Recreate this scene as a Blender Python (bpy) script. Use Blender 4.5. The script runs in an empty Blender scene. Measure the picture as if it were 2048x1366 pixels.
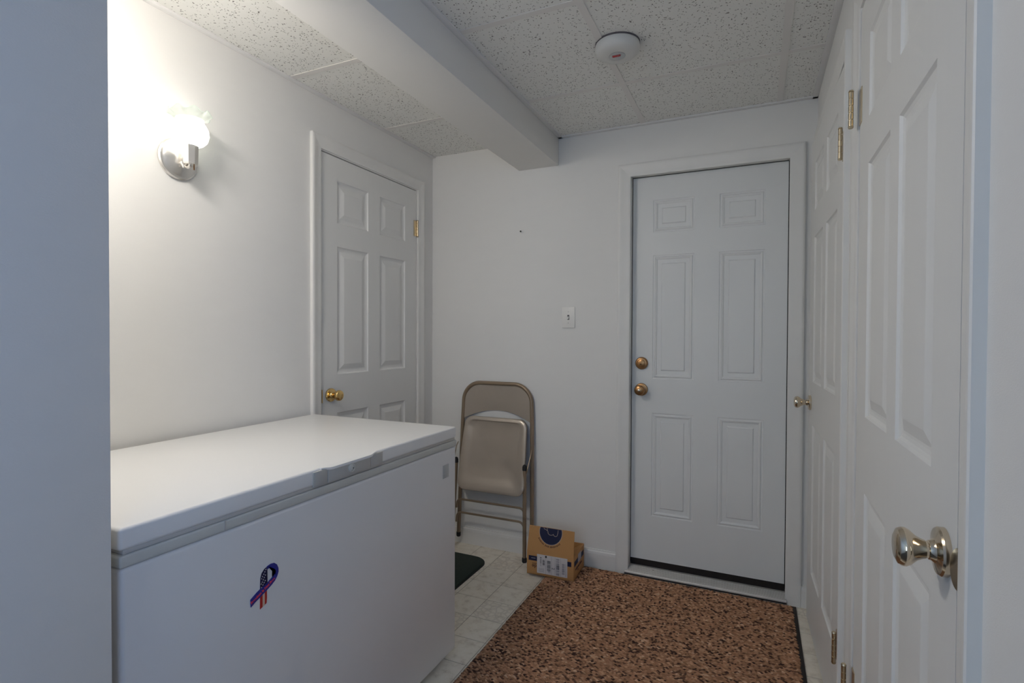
import bpy, bmesh, math, random
from mathutils import Matrix, Vector
random.seed(7)
scene = bpy.context.scene
COL = scene.collection
R = math.radians
PI = math.pi

# ------------------------------------------------------------------ camera
# (pose solved from the photograph's vanishing lines; metres, floor at z = 0)
CAMH, YAW, PITCH, ROLL, FPX = 1.2297, 24.589, -0.823, -0.239, 1064.2
cam = bpy.data.cameras.new('camera')
cam.sensor_width = 36.0
cam.lens = FPX / 2048 * 36.0
cam.clip_start = 0.02
camo = bpy.data.objects.new('camera', cam)
COL.objects.link(camo)
camo.matrix_world = (Matrix.Translation((0, 0, CAMH)) @ Matrix.Rotation(R(YAW), 4, 'Z')
                     @ Matrix.Rotation(R(90 + PITCH), 4, 'X') @ Matrix.Rotation(R(-ROLL), 4, 'Z'))
scene.camera = camo

# ------------------------------------------------------------------ world, light, exposure
w = bpy.data.worlds.new('daylight')
scene.world = w
w.use_nodes = True
w.node_tree.nodes['Background'].inputs[0].default_value = (0.45, 0.62, 1.0, 1)
w.node_tree.nodes['Background'].inputs[1].default_value = 0.6
scene.view_settings.view_transform = 'Standard'
scene.view_settings.look = 'None'
scene.view_settings.exposure = 0.24
scene.view_settings.gamma = 1.0
scene.view_settings.use_curve_mapping = False
scene.cycles.use_denoising = True
scene.cycles.max_bounces = 8
scene.cycles.diffuse_bounces = 6
scene.cycles.use_adaptive_sampling = True
scene.cycles.adaptive_threshold = 0.05
scene.cycles.glossy_bounces = 4
scene.cycles.transparent_max_bounces = 8
scene.cycles.caustics_reflective = False
scene.cycles.caustics_refractive = False
scene.cycles.sample_clamp_indirect = 4.0

FILL_DOME = 38.0           # emission of an added fill lamp, unseen, above the near end of the freezer
BULB = 20.0          # emission of the sconce bulb
SIDE_FILL = 6.2             # added fill by an unseen side window of the passage behind the camera (W)
REAR_FILL = 8.5           # added fill by an unseen window at the end of that passage (W)

def area(name, loc, rot, sx, sy, power, color):
    l = bpy.data.lights.new(name, 'AREA')
    l.shape = 'RECTANGLE'; l.size = sx; l.size_y = sy
    l.energy = power; l.color = color
    o = bpy.data.objects.new(name, l)
    o.location = loc; o.rotation_euler = rot
    COL.objects.link(o)
    return o
# added blue fill light by unseen fill_window_1, in the right wall of the passage behind the camera
area('side_fill_light', (0.25, -0.75, 1.45), (0, R(90), 0), 1.1, 0.8, SIDE_FILL, (0.22, 0.46, 1.0))
# added fill light by unseen fill_window_2, at the far end of that passage
area('rear_fill_light', (-0.40, -2.62, 1.35), (R(90), 0, 0), 0.94, 1.5, REAR_FILL, (0.66, 0.83, 1.0))

# ------------------------------------------------------------------ room measures
XL, XR, D, ZC = -1.776, 0.242, 2.7235, 2.2865
YN = 0.545             # where the passage wall ends, just short of the freezer
YR = -2.6              # wall behind the camera
XW = -1.01              # left wall of the passage behind the camera
YB = 2.775             # face of the exterior door
BX0, BX1, BZ = -1.207, -0.9736, 2.137   # boxed beam

# ------------------------------------------------------------------ materials
def nodes(name):
    m = bpy.data.materials.new(name); m.use_nodes = True
    nt = m.node_tree
    return m, nt, nt.nodes['Principled BSDF']

def mat(name, col, rough=0.5, metal=0.0, bump=0.0, bscale=200.0, var=0.0, vscale=6.0, stretch=(1, 1, 1), coat=0.0, spec=None):
    m, nt, b = nodes(name)
    b.inputs['Base Color'].default_value = (*col, 1)
    b.inputs['Roughness'].default_value = rough
    b.inputs['Metallic'].default_value = metal
    if coat: b.inputs['Coat Weight'].default_value = coat
    if spec is not None: b.inputs['Specular IOR Level'].default_value = spec
    tc = nt.nodes.new('ShaderNodeTexCoord')
    mp = nt.nodes.new('ShaderNodeMapping'); mp.inputs['Scale'].default_value = stretch
    nt.links.new(tc.outputs['Object'], mp.inputs[0])
    if var:
        n = nt.nodes.new('ShaderNodeTexNoise'); n.inputs['Scale'].default_value = vscale; n.inputs['Detail'].default_value = 4
        nt.links.new(mp.outputs[0], n.inputs['Vector'])
        mx = nt.nodes.new('ShaderNodeMixRGB')
        mx.inputs[1].default_value = (*[c * (1 - var) for c in col], 1)
        mx.inputs[2].default_value = (*[min(1, c * (1 + var)) for c in col], 1)
        nt.links.new(n.outputs['Fac'], mx.inputs[0]); nt.links.new(mx.outputs[0], b.inputs['Base Color'])
    if bump:
        n2 = nt.nodes.new('ShaderNodeTexNoise'); n2.inputs['Scale'].default_value = bscale; n2.inputs['Detail'].default_value = 3
        nt.links.new(mp.outputs[0], n2.inputs['Vector'])
        bp = nt.nodes.new('ShaderNodeBump'); bp.inputs['Strength'].default_value = bump; bp.inputs['Distance'].default_value = 0.002
        nt.links.new(n2.outputs['Fac'], bp.inputs['Height']); nt.links.new(bp.outputs[0], b.inputs['Normal'])
    return m

M = {}
M['wall'] = mat('wall_paint', (0.82, 0.81, 0.785), 0.75, bump=0.12, bscale=260, var=0.015, vscale=9, stretch=(1, 1, 2.5))
M['trim'] = mat('trim_paint', (0.81, 0.80, 0.77), 0.45, var=0.03, vscale=14)
M['door'] = mat('door_paint', (0.80, 0.795, 0.77), 0.5, bump=0.05, bscale=300, var=0.012, stretch=(6, 6, 0.6), vscale=8)
M['steel_door'] = mat('steel_door_paint', (0.79, 0.80, 0.79), 0.42, var=0.02, vscale=5)
M['beam'] = mat('beam_paint', (0.80, 0.79, 0.765), 0.7, bump=0.06, bscale=220, var=0.015)
M['tee'] = mat('ceiling_grid_paint', (0.76, 0.735, 0.705), 0.5)
M['angle'] = mat('wall_angle_paint', (0.80, 0.79, 0.78), 0.45)
M['brass'] = mat('polished_brass', (0.75, 0.52, 0.22), 0.16, 1.0)
M['nickel'] = mat('satin_nickel_brass', (0.70, 0.60, 0.46), 0.13, 1.0)
M['bronze'] = mat('tarnished_brass', (0.36, 0.20, 0.09), 0.3, 1.0, var=0.3, vscale=40)
M['hinge'] = mat('hinge_brass', (0.62, 0.52, 0.36), 0.28, 1.0)
M['chrome'] = mat('sconce_nickel', (0.86, 0.83, 0.78), 0.26, 0.9)
M['dark_gap'] = mat('black_seal', (0.012, 0.008, 0.007), 0.8)
M['alu'] = mat('threshold_aluminium', (0.68, 0.66, 0.64), 0.42, 0.5, var=0.1, vscale=30)
M['white_plastic'] = mat('white_plastic', (0.78, 0.78, 0.75), 0.35)
M['switch'] = mat('switch_plastic', (0.80, 0.79, 0.76), 0.3)
M['detector'] = mat('detector_plastic', (0.68, 0.68, 0.655), 0.5)
M['red'] = mat('red_lens', (0.35, 0.01, 0.01), 0.2)
M['freezer'] = mat('freezer_enamel', (0.80, 0.79, 0.785), 0.28, bump=0.03, bscale=500, var=0.01)
M['freezer_lid'] = mat('freezer_lid_enamel', (0.85, 0.845, 0.835), 0.3, bump=0.05, bscale=420, var=0.012)
M['liner'] = mat('freezer_liner_plastic', (0.60, 0.60, 0.565), 0.4, var=0.05, vscale=20)
M['gasket'] = mat('gasket_vinyl', (0.55, 0.53, 0.505), 0.6)
M['grey_plastic'] = mat('grey_plastic', (0.50, 0.495, 0.475), 0.4, var=0.04, vscale=30)
M['badge'] = mat('badge_silver', (0.52, 0.53, 0.53), 0.35, 0.3)
M['chair'] = mat('chair_taupe_paint', (0.52, 0.455, 0.385), 0.30, 0.5, var=0.08, vscale=9)
M['chair_tube'] = mat('chair_tube_paint', (0.27, 0.20, 0.135), 0.32, 0.30)
M['rubber'] = mat('black_rubber', (0.012, 0.012, 0.014), 0.6)
M['card'] = mat('cardboard', (0.50, 0.262, 0.098), 0.85, bump=0.1, bscale=90, var=0.08, vscale=12)
M['card_in'] = mat('cardboard_inside', (0.46, 0.235, 0.085), 0.9, var=0.06)
M['navy'] = mat('navy_print', (0.005, 0.008, 0.045), 0.6)
M['print'] = mat('brown_print', (0.075, 0.022, 0.018), 0.7)
M['pale_print'] = mat('pale_print', (0.46, 0.36, 0.30), 0.7)
M['label'] = mat('label_paper', (0.66, 0.62, 0.61), 0.6)
M['ink'] = mat('label_ink', (0.10, 0.09, 0.10), 0.7)
M['ink_grey'] = mat('label_ink_grey', (0.33, 0.31, 0.34), 0.7)
M['black_ink'] = mat('label_ink_black', (0.01, 0.01, 0.01), 0.7)
M['tape'] = mat('clear_tape', (0.42, 0.40, 0.46), 0.2)
M['ribbon_blue'] = mat('ribbon_blue', (0.018, 0.024, 0.26), 0.35)
M['ribbon_edge'] = mat('ribbon_dark_blue', (0.006, 0.006, 0.05), 0.4)
M['ribbon_red'] = mat('ribbon_red', (0.50, 0.022, 0.018), 0.35)
M['ribbon_text'] = mat('ribbon_text_red', (0.85, 0.06, 0.08), 0.35)
M['ribbon_white'] = mat('ribbon_white', (0.85, 0.80, 0.82), 0.35)
M['ribbon_cream'] = mat('ribbon_cream', (0.70, 0.50, 0.38), 0.35)
M['green_mat'] = mat('green_mat_fibre', (0.028, 0.040, 0.030), 0.95, bump=0.9, bscale=260, var=0.35, vscale=120)
M['green_edge'] = mat('green_mat_rubber', (0.016, 0.022, 0.017), 0.8)
M['rug_back'] = mat('rug_backing', (0.030, 0.024, 0.022), 0.9)
M['grout'] = mat('vinyl_grout_line', (0.34, 0.30, 0.24), 0.7, var=0.15, vscale=12)
M['floor_damper'] = mat('passage_floor_damper', (0.10, 0.085, 0.075), 0.95, bump=0.5, bscale=300, var=0.2, vscale=60)
M['wall_damper'] = mat('passage_wall_damper', (0.12, 0.07, 0.04), 0.5, var=0.3, vscale=5, stretch=(8, 8, .6))  # dark finish for the unseen rear wall, added to cut bounce light
M['nail'] = mat('nail_black', (0.01, 0.01, 0.01), 0.5)

def vinyl(name, lattice):
    m, nt, b = nodes(name)
    tc = nt.nodes.new('ShaderNodeTexCoord')
    geo = nt.nodes.new('ShaderNodeNewGeometry')
    n = nt.nodes.new('ShaderNodeTexNoise'); n.inputs['Scale'].default_value = 22; n.inputs['Detail'].default_value = 8; n.inputs['Roughness'].default_value = 0.65
    nt.links.new(geo.outputs['Position'], n.inputs['Vector'])
    r = nt.nodes.new('ShaderNodeValToRGB')
    e = r.color_ramp.elements
    e[0].position = 0.30; e[0].color = (0.62, 0.545, 0.44, 1)
    e[1].position = 0.66; e[1].color = (0.88, 0.82, 0.715, 1)
    x = r.color_ramp.elements.new(0.47); x.color = (0.83, 0.765, 0.65, 1)
    nt.links.new(n.outputs['Fac'], r.inputs[0])
    out = r.outputs[0]
    b.inputs['Roughness'].default_value = 0.42
    if lattice:
        v = nt.nodes.new('ShaderNodeTexVoronoi'); v.feature = 'DISTANCE_TO_EDGE'; v.inputs['Scale'].default_value = 34
        nt.links.new(geo.outputs['Position'], v.inputs['Vector'])
        cr = nt.nodes.new('ShaderNodeValToRGB')
        cr.color_ramp.elements[0].position = 0.05; cr.color_ramp.elements[0].color = (1, 1, 1, 1)
        cr.color_ramp.elements[1].position = 0.16; cr.color_ramp.elements[1].color = (0, 0, 0, 1)
        nt.links.new(v.outputs['Distance'], cr.inputs[0])
        mx = nt.nodes.new('ShaderNodeMixRGB'); mx.inputs[2].default_value = (0.56, 0.50, 0.42, 1)
        k = nt.nodes.new('ShaderNodeMath'); k.operation = 'MULTIPLY'; k.inputs[1].default_value = 0.45
        nt.links.new(cr.outputs[0], k.inputs[0]); nt.links.new(k.outputs[0], mx.inputs[0])
        nt.links.new(out, mx.inputs[1]); out = mx.outputs[0]
    nt.links.new(out, b.inputs['Base Color'])
    return m
M['vinyl'] = vinyl('vinyl_plain', False)
M['vinyl_lattice'] = vinyl('vinyl_floral', True)

def acoustic():
    m, nt, b = nodes('acoustic_tile')
    geo = nt.nodes.new('ShaderNodeNewGeometry')
    nw = nt.nodes.new('ShaderNodeTexNoise'); nw.inputs['Scale'].default_value = 60
    nt.links.new(geo.outputs['Position'], nw.inputs['Vector'])
    ad = nt.nodes.new('ShaderNodeVectorMath'); ad.operation = 'MULTIPLY_ADD'
    ad.inputs[1].default_value = (0.022, 0.022, 0.0); nt.links.new(nw.outputs['Color'], ad.inputs[0]); nt.links.new(geo.outputs['Position'], ad.inputs[2])
    v = nt.nodes.new('ShaderNodeTexVoronoi'); v.inputs['Scale'].default_value = 125
    nt.links.new(ad.outputs[0], v.inputs['Vector'])
    cr = nt.nodes.new('ShaderNodeValToRGB')
    cr.color_ramp.elements[0].position = 0.20; cr.color_ramp.elements[0].color = (1, 1, 1, 1)
    cr.color_ramp.elements[1].position = 0.30; cr.color_ramp.elements[1].color = (0, 0, 0, 1)
    nt.links.new(v.outputs['Distance'], cr.inputs[0])
    # only some cells carry a pit
    sp = nt.nodes.new('ShaderNodeSeparateColor'); nt.links.new(v.outputs['Color'], sp.inputs[0])
    gt = nt.nodes.new('ShaderNodeMath'); gt.operation = 'GREATER_THAN'; gt.inputs[1].default_value = 0.30
    nt.links.new(sp.outputs[0], gt.inputs[0])
    mu = nt.nodes.new('ShaderNodeMath'); mu.operation = 'MULTIPLY'
    nt.links.new(cr.outputs[0], mu.inputs[0]); nt.links.new(gt.outputs[0], mu.inputs[1])
    mx = nt.nodes.new('ShaderNodeMixRGB')
    mx.inputs[1].default_value = (0.82, 0.815, 0.78, 1); mx.inputs[2].default_value = (0.07, 0.058, 0.045, 1)
    sc = nt.nodes.new('ShaderNodeMath'); sc.operation = 'MULTIPLY'; sc.inputs[1].default_value = 0.85
    nt.links.new(mu.outputs[0], sc.inputs[0]); nt.links.new(sc.outputs[0], mx.inputs[0])
    nt.links.new(mx.outputs[0], b.inputs['Base Color'])
    b.inputs['Roughness'].default_value = 0.9
    return m
M['acoustic'] = acoustic()

def pile():
    m, nt, b = nodes('rug_pile')
    a = nt.nodes.new('ShaderNodeAttribute'); a.attribute_name = 'tuft'
    nt.links.new(a.outputs['Color'], b.inputs['Base Color'])
    b.inputs['Roughness'].default_value = 0.95
    b.inputs['Specular IOR Level'].default_value = 0.1
    return m
M['pile'] = pile()

def shade_glass():
    m = bpy.data.materials.new('frosted_shade_glass'); m.use_nodes = True
    nt = m.node_tree; nt.nodes.clear()
    o = nt.nodes.new('ShaderNodeOutputMaterial')
    tl = nt.nodes.new('ShaderNodeBsdfTranslucent'); tl.inputs[0].default_value = (0.92, 0.97, 0.93, 1)
    tr = nt.nodes.new('ShaderNodeBsdfTransparent'); tr.inputs[0].default_value = (0.95, 0.98, 0.96, 1)
    gl = nt.nodes.new('ShaderNodeBsdfGlossy'); gl.inputs['Roughness'].default_value = 0.12
    df = nt.nodes.new('ShaderNodeBsdfDiffuse'); df.inputs[0].default_value = (0.85, 0.9, 0.86, 1)
    m1 = nt.nodes.new('ShaderNodeMixShader'); m1.inputs[0].default_value = 0.25
    nt.links.new(tl.outputs[0], m1.inputs[1]); nt.links.new(tr.outputs[0], m1.inputs[2])
    m2 = nt.nodes.new('ShaderNodeMixShader'); m2.inputs[0].default_value = 0.12
    nt.links.new(m1.outputs[0], m2.inputs[1]); nt.links.new(df.outputs[0], m2.inputs[2])
    m3 = nt.nodes.new('ShaderNodeMixShader'); m3.inputs[0].default_value = 0.06
    nt.links.new(m2.outputs[0], m3.inputs[1]); nt.links.new(gl.outputs[0], m3.inputs[2])
    nt.links.new(m3.outputs[0], o.inputs[0])
    return m
M['shade'] = shade_glass()

def emit(name, col, s):
    m = bpy.data.materials.new(name); m.use_nodes = True
    nt = m.node_tree; nt.nodes.clear()
    o = nt.nodes.new('ShaderNodeOutputMaterial'); e = nt.nodes.new('ShaderNodeEmission')
    e.inputs[0].default_value = (*col, 1); e.inputs[1].default_value = s
    nt.links.new(e.outputs[0], o.inputs[0])
    return m
M['bulb'] = emit('bulb_glow', (1.0, 0.955, 0.89), BULB)
M['opal'] = emit('fill_glow', (1.0, 0.95, 0.89), FILL_DOME)

# ------------------------------------------------------------------ mesh helpers
def link(name, me, m, parent=None):
    o = bpy.data.objects.new(name, me)
    if m is not None and not me.materials: me.materials.append(m)
    COL.objects.link(o)
    if parent is not None: o.parent = parent
    return o

def smooth_by_angle(me, ang=35):
    me.polygons.foreach_set('use_smooth', [True] * len(me.polygons))
    try: me.set_sharp_from_angle(angle=R(ang))
    except Exception: pass

def from_bm(name, bm, m, parent=None, smooth=True):
    bmesh.ops.recalc_face_normals(bm, faces=bm.faces)
    me = bpy.data.meshes.new(name); bm.to_mesh(me); bm.free()
    if smooth: smooth_by_angle(me)
    return link(name, me, m, parent)

def from_data(name, v, f, m, parent=None, smooth=True, recalc=True):
    bm = bmesh.new()
    vs = [bm.verts.new(p) for p in v]
    for q in f:
        try: bm.faces.new([vs[i] for i in q])
        except ValueError: pass
    if not recalc:
        me = bpy.data.meshes.new(name); bm.to_mesh(me); bm.free()
        if smooth: smooth_by_angle(me)
        return link(name, me, m, parent)
    return from_bm(name, bm, m, parent, smooth)

def add_box(bm, x0, x1, y0, y1, z0, z1, bev=0.0, seg=2):
    r = bmesh.ops.create_cube(bm, size=1.0)
    vs = r['verts']
    for v in vs:
        v.co = Vector((x0 + (v.co.x + .5) * (x1 - x0), y0 + (v.co.y + .5) * (y1 - y0), z0 + (v.co.z + .5) * (z1 - z0)))
    if bev:
        es = list({e for v in vs for e in v.link_edges})
        bmesh.ops.bevel(bm, geom=es, offset=bev, segments=seg, profile=0.5, affect='EDGES')

def box(name, x0, x1, y0, y1, z0, z1, m, parent=None, bev=0.0, seg=2):
    bm = bmesh.new(); add_box(bm, x0, x1, y0, y1, z0, z1, bev, seg)
    return from_bm(name, bm, m, parent)

def boxes(name, lst, m, parent=None, bev=0.0):
    bm = bmesh.new()
    for b in lst: add_box(bm, *b, bev)
    return from_bm(name, bm, m, parent)

def add_lathe(bm, prof, origin, axis, n=32, sx=1.0):
    """prof: (radius, along) pairs; axis: unit Vector"""
    ax = Vector(axis).normalized()
    t = Vector((0, 0, 1)) if abs(ax.z) < .9 else Vector((1, 0, 0))
    a = ax.cross(t).normalized(); b = ax.cross(a)
    rings = []
    for r, h in prof:
        if r < 1e-6: rings.append([bm.verts.new(Vector(origin) + ax * h)])
        else: rings.append([bm.verts.new(Vector(origin) + ax * h + (a * math.cos(2 * PI * i / n) + b * math.sin(2 * PI * i / n)) * r) for i in range(n)])
    for p, q in zip(rings, rings[1:]):
        for i in range(n):
            j = (i + 1) % n
            if len(p) == 1 and len(q) == 1: continue
            if len(p) == 1: bm.faces.new((p[0], q[i], q[j]))
            elif len(q) == 1: bm.faces.new((p[i], p[j], q[0]))
            else: bm.faces.new((p[i], p[j], q[j], q[i]))
    for ring in (rings[0], rings[-1]):
        if len(ring) > 1: bm.faces.new(ring)

def lathe(name, prof, origin, axis, m, parent=None, n=32):
    bm = bmesh.new(); add_lathe(bm, prof, origin, axis, n)
    return from_bm(name, bm, m, parent)

def round_path(pts, rad, seg=8):
    out = [Vector(pts[0])]
    for i in range(1, len(pts) - 1):
        p0, p, p1 = Vector(pts[i - 1]), Vector(pts[i]), Vector(pts[i + 1])
        r = rad[i] if isinstance(rad, (list, tuple)) else rad
        d0 = (p0 - p).normalized(); d1 = (p1 - p).normalized()
        ang = d0.angle(d1)
        if r <= 0 or ang > PI - .01: out.append(p); continue
        t = min(r / math.tan(ang / 2), (p0 - p).length * .49, (p1 - p).length * .49)
        a = p + d0 * t; b = p + d1 * t
        rr = t * math.tan(ang / 2)
        c = p + (d0 + d1).normalized() * (rr / math.sin(ang / 2))
        va = a - c; vb = b - c
        th = va.angle(vb)
        for k in range(seg + 1):
            s = k / seg
            out.append(c + (va * math.sin((1 - s) * th) + vb * math.sin(s * th)) / math.sin(th))
    out.append(Vector(pts[-1]))
    return out

def add_tube(bm, path, r, n=12):
    path = [Vector(p) for p in path]
    rings = []; nrm = None
    for i, p in enumerate(path):
        d = (path[min(i + 1, len(path) - 1)] - path[max(i - 1, 0)]).normalized()
        if nrm is None: nrm = d.cross(Vector((0.31, 0.87, 0.2))).normalized()
        nrm = (nrm - d * nrm.dot(d)).normalized()
        b = d.cross(nrm)
        rings.append([bm.verts.new(p + (nrm * math.cos(2 * PI * k / n) + b * math.sin(2 * PI * k / n)) * r) for k in range(n)])
    for p, q in zip(rings, rings[1:]):
        for k in range(n): bm.faces.new((p[k], p[(k + 1) % n], q[(k + 1) % n], q[k]))
    bm.faces.new(rings[0]); bm.faces.new(rings[-1])

def tube(name, path, r, m, parent=None, n=12):
    bm = bmesh.new(); add_tube(bm, path, r, n)
    return from_bm(name, bm, m, parent)

def empty(name, loc=(0, 0, 0), rz=0.0):
    o = bpy.data.objects.new(name, None); o.empty_display_size = 0.1
    o.location = loc; o.rotation_euler = (0, 0, rz)
    COL.objects.link(o)
    return o

def tag(o, label=None, cat=None, group=None, kind=None):
    if label: o['label'] = label
    if cat: o['category'] = cat
    if group: o['group'] = group
    if kind: o['kind'] = kind
    return o

def struct(o, label=None): return tag(o, label, None, None, 'structure')

def text_mesh(name, s, size, m, parent, matrix, align='CENTER', ext=0.0002, bold=0.0):
    cu = bpy.data.curves.new(name, 'FONT'); cu.body = s; cu.size = size
    cu.align_x = align; cu.align_y = 'CENTER'; cu.extrude = ext; cu.offset = bold
    t = bpy.data.objects.new('tmp_text', cu); COL.objects.link(t)
    dg = bpy.context.evaluated_depsgraph_get(); dg.update()
    me = bpy.data.meshes.new_from_object(t.evaluated_get(dg))
    bpy.data.objects.remove(t); bpy.data.curves.remove(cu)
    me.transform(matrix); me.name = name; me.materials.clear()
    return link(name, me, m, parent)

# ------------------------------------------------------------------ the shell
T = 0.15
# floor
floor = struct(box('floor', XL - T, XR + T, YR - T, D + .3, -0.12, -0.0012, M['grout']))
# ceiling slab above the lay-in tiles
ceiling = struct(box('ceiling', XL - T, XR + T, YR - T, D + .3, ZC + 0.012, ZC + 0.12, M['wall']))

LD0, LD1, LDH = 1.817, 2.560, 2.050         # left door opening
BD0, BD1, BDH = -0.5873, 0.1371, 2.0391        # exterior door opening
DD0, DD1, DDH = 0.845, 1.600, 2.052         # near right door opening (y)
CD0, CD1, CDH = 1.856, 2.630, 2.052         # far right door opening (y)

Z1 = ZC + .02
PY0, PY1, PZ0, PZ1 = -1.15, -0.35, 0.90, 2.00     # side window of the passage, added for fill light
struct(boxes('wall_left', [
    (XL - T, XL, .44, LD0, -.02, Z1), (XL - T, XL, LD1, D + T, -.02, Z1), (XL - T, XL, LD0, LD1, LDH, Z1),
    (XL - T, XL - T + .03, LD0, LD1, -.02, LDH)], M['wall']))
struct(boxes('wall_back', [
    (XL, BD0, D, D + T + .05, -.02, Z1), (BD1, XR, D, D + T + .05, -.02, Z1), (BD0, BD1, D, D + T + .05, BDH, Z1),
    (BD0, BD1, D + T + .05, D + T + .08, -.02, Z1)], M['wall']))
struct(boxes('wall_right', [
    (XR, XR + T, YR, PY0, -.02, Z1), (XR, XR + T, PY1, DD0, -.02, Z1), (XR, XR + T, PY0, PY1, -.02, PZ0), (XR, XR + T, PY0, PY1, PZ1, Z1), (XR, XR + T, DD1, CD0, -.02, Z1), (XR, XR + T, CD1, D + T, -.02, Z1),
    (XR, XR + T, DD0, DD1, DDH, Z1), (XR, XR + T, CD0, CD1, CDH, Z1),
    (XR + T, XR + T + .03, DD0 - .02, CD1 + .02, -.02, Z1)], M['wall']))
struct(boxes('wall_near', [(XW - .12, XW, YR, YN, -.02, Z1), (XL - T, XW - .12, YN - .12, YN, -.02, Z1)], M['wall'], bev=.002))
WX0, WX1, WZ0, WZ1 = -0.87, 0.07, 0.60, 2.10
struct(boxes('wall_rear', [
    (XW - .12, WX0, YR - T, YR, -.02, Z1), (WX1, XR, YR - T, YR, -.02, Z1),
    (WX0, WX1, YR - T, YR, -.02, WZ0), (WX0, WX1, YR - T, YR, WZ1, Z1)], M['wall_damper']))
w1 = struct(empty('fill_window_1', (0, 0, 0)))  # unseen window, added to carry the blue side fill
boxes('fill_window_frame', [(XR + .05, XR + .10, PY0, PY0 + .04, PZ0, PZ1), (XR + .05, XR + .10, PY1 - .04, PY1, PZ0, PZ1),
      (XR + .05, XR + .10, PY0, PY1, PZ0, PZ0 + .04), (XR + .05, XR + .10, PY0, PY1, PZ1 - .04, PZ1)], M['trim'], w1)
win = struct(empty('fill_window_2', (0, 0, 0)))  # unseen window, added to carry the fill from behind
boxes('fill_window_frame', [(WX0, WX0 + .04, YR - .10, YR - .05, WZ0, WZ1), (WX1 - .04, WX1, YR - .10, YR - .05, WZ0, WZ1),
      (WX0, WX1, YR - .10, YR - .05, WZ0, WZ0 + .04), (WX0, WX1, YR - .10, YR - .05, WZ1 - .04, WZ1),
      (WX0, WX1, YR - .09, YR - .06, 1.43, 1.47)], M['trim'], win)

# boxed beam under the ceiling
struct(box('ceiling_beam', BX0, BX1, .50, D, BZ, ZC + .01, M['beam'], bev=.003),
       'boxed painted beam running along the ceiling above the freezer aisle')

# floor tiles (embossed sheet vinyl squares), only where something of them can be seen
PT = 0.155; G = 0.0011
def tile_mesh(w, h):
    bm = bmesh.new(); add_box(bm, -w / 2 + G, w / 2 - G, -h / 2 + G, h / 2 - G, -.0012, 0.0, 0.0006, 1)
    for f in [f for f in bm.faces if f.normal.z < -.9]: bm.faces.remove(f)
    bmesh.ops.recalc_face_normals(bm, faces=bm.faces)
    me = bpy.data.meshes.new('floor_tile'); bm.to_mesh(me); bm.free(); return me
cache = {}
for i in range(-5, 10):
    for j in range(-8, 6):
        x0, x1 = max(-1.12 + i * PT, XL), min(-1.12 + (i + 1) * PT, XR - .004)
        y0, y1 = max(2.020 + j * PT, .80), min(2.020 + (j + 1) * PT, D)
        if x1 - x0 < .01 or y1 - y0 < .01: continue
        if x0 > -.94 and x1 < .16 and y0 > .96: continue          # under the rug
        if x1 < -1.06 and y1 < 1.72: continue                      # under the freezer
        lat = (3 * i + j) % 4 == 0
        key = (round(x1 - x0, 3), round(y1 - y0, 3), lat)
        if key not in cache:
            cache[key] = tile_mesh(x1 - x0, y1 - y0); cache[key].materials.append(M['vinyl_lattice' if lat else 'vinyl'])
        o = link('floor_tile', cache[key], None, floor); o.location = ((x0 + x1) / 2, (y0 + y1) / 2, 0)

# ceiling: lay-in tiles on a tee grid
TX = [-.52, .09]; TY = [-2.025, -1.415, -.805, -.195, .415, 1.027, 1.637, 2.247]
def ctile(x0, x1, y0, y1):
    return box('ceiling_tile', x0, x1, y0, y1, ZC + .0015, ZC + .012, M['acoustic'], ceiling)
ycells = list(zip([YR] + TY, TY + [D]))
for a, b in ycells:
    if b > .53:
        ctile(XL, BX0 + .02, max(a, .52), b)
    for x0, x1 in ((BX1 - .02, TX[0]), (TX[0], TX[1]), (TX[1], XR)):
        ctile(x0, x1, a, b)
HT = .0125
for x in TX: boxes('ceiling_tee', [(x - HT, x + HT, YR, D, ZC - .0015, ZC + .0013), (x - .004, x + .004, YR, D, ZC, ZC + .004)], M['tee'], ceiling)
for y in TY:
    box('ceiling_tee', BX1, XR, y - HT, y + HT, ZC - .001, ZC + .0013, M['tee'], ceiling)
    if y > .52: box('ceiling_tee', XL, BX0 + .02, y - HT, y + HT, ZC - .001, ZC + .0013, M['tee'], ceiling)
def angle_bar(x0, x1, y0, y1): return box('wall_angle', x0, x1, y0, y1, ZC - .006, ZC + .0014, M['angle'], ceiling, bev=.0008)
angle_bar(XL, XL + .022, .52, D); angle_bar(XR - .022, XR, YR, D)
angle_bar(BX1, XR, D - .022, D); angle_bar(BX1, BX1 + .022, .52, D)

# ------------------------------------------------------------------ doors
INT = [(0, 0), (.004, .005), (.010, .0075), (.017, .0085), (.022, .0085), (.046, .0015), (.050, .0012)]
EXT = [(0, 0), (.003, .003), (.008, .003), (.013, -.001), (.019, .001), (.023, .0045), (.042, .0055), (.047, .001)]

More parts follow.
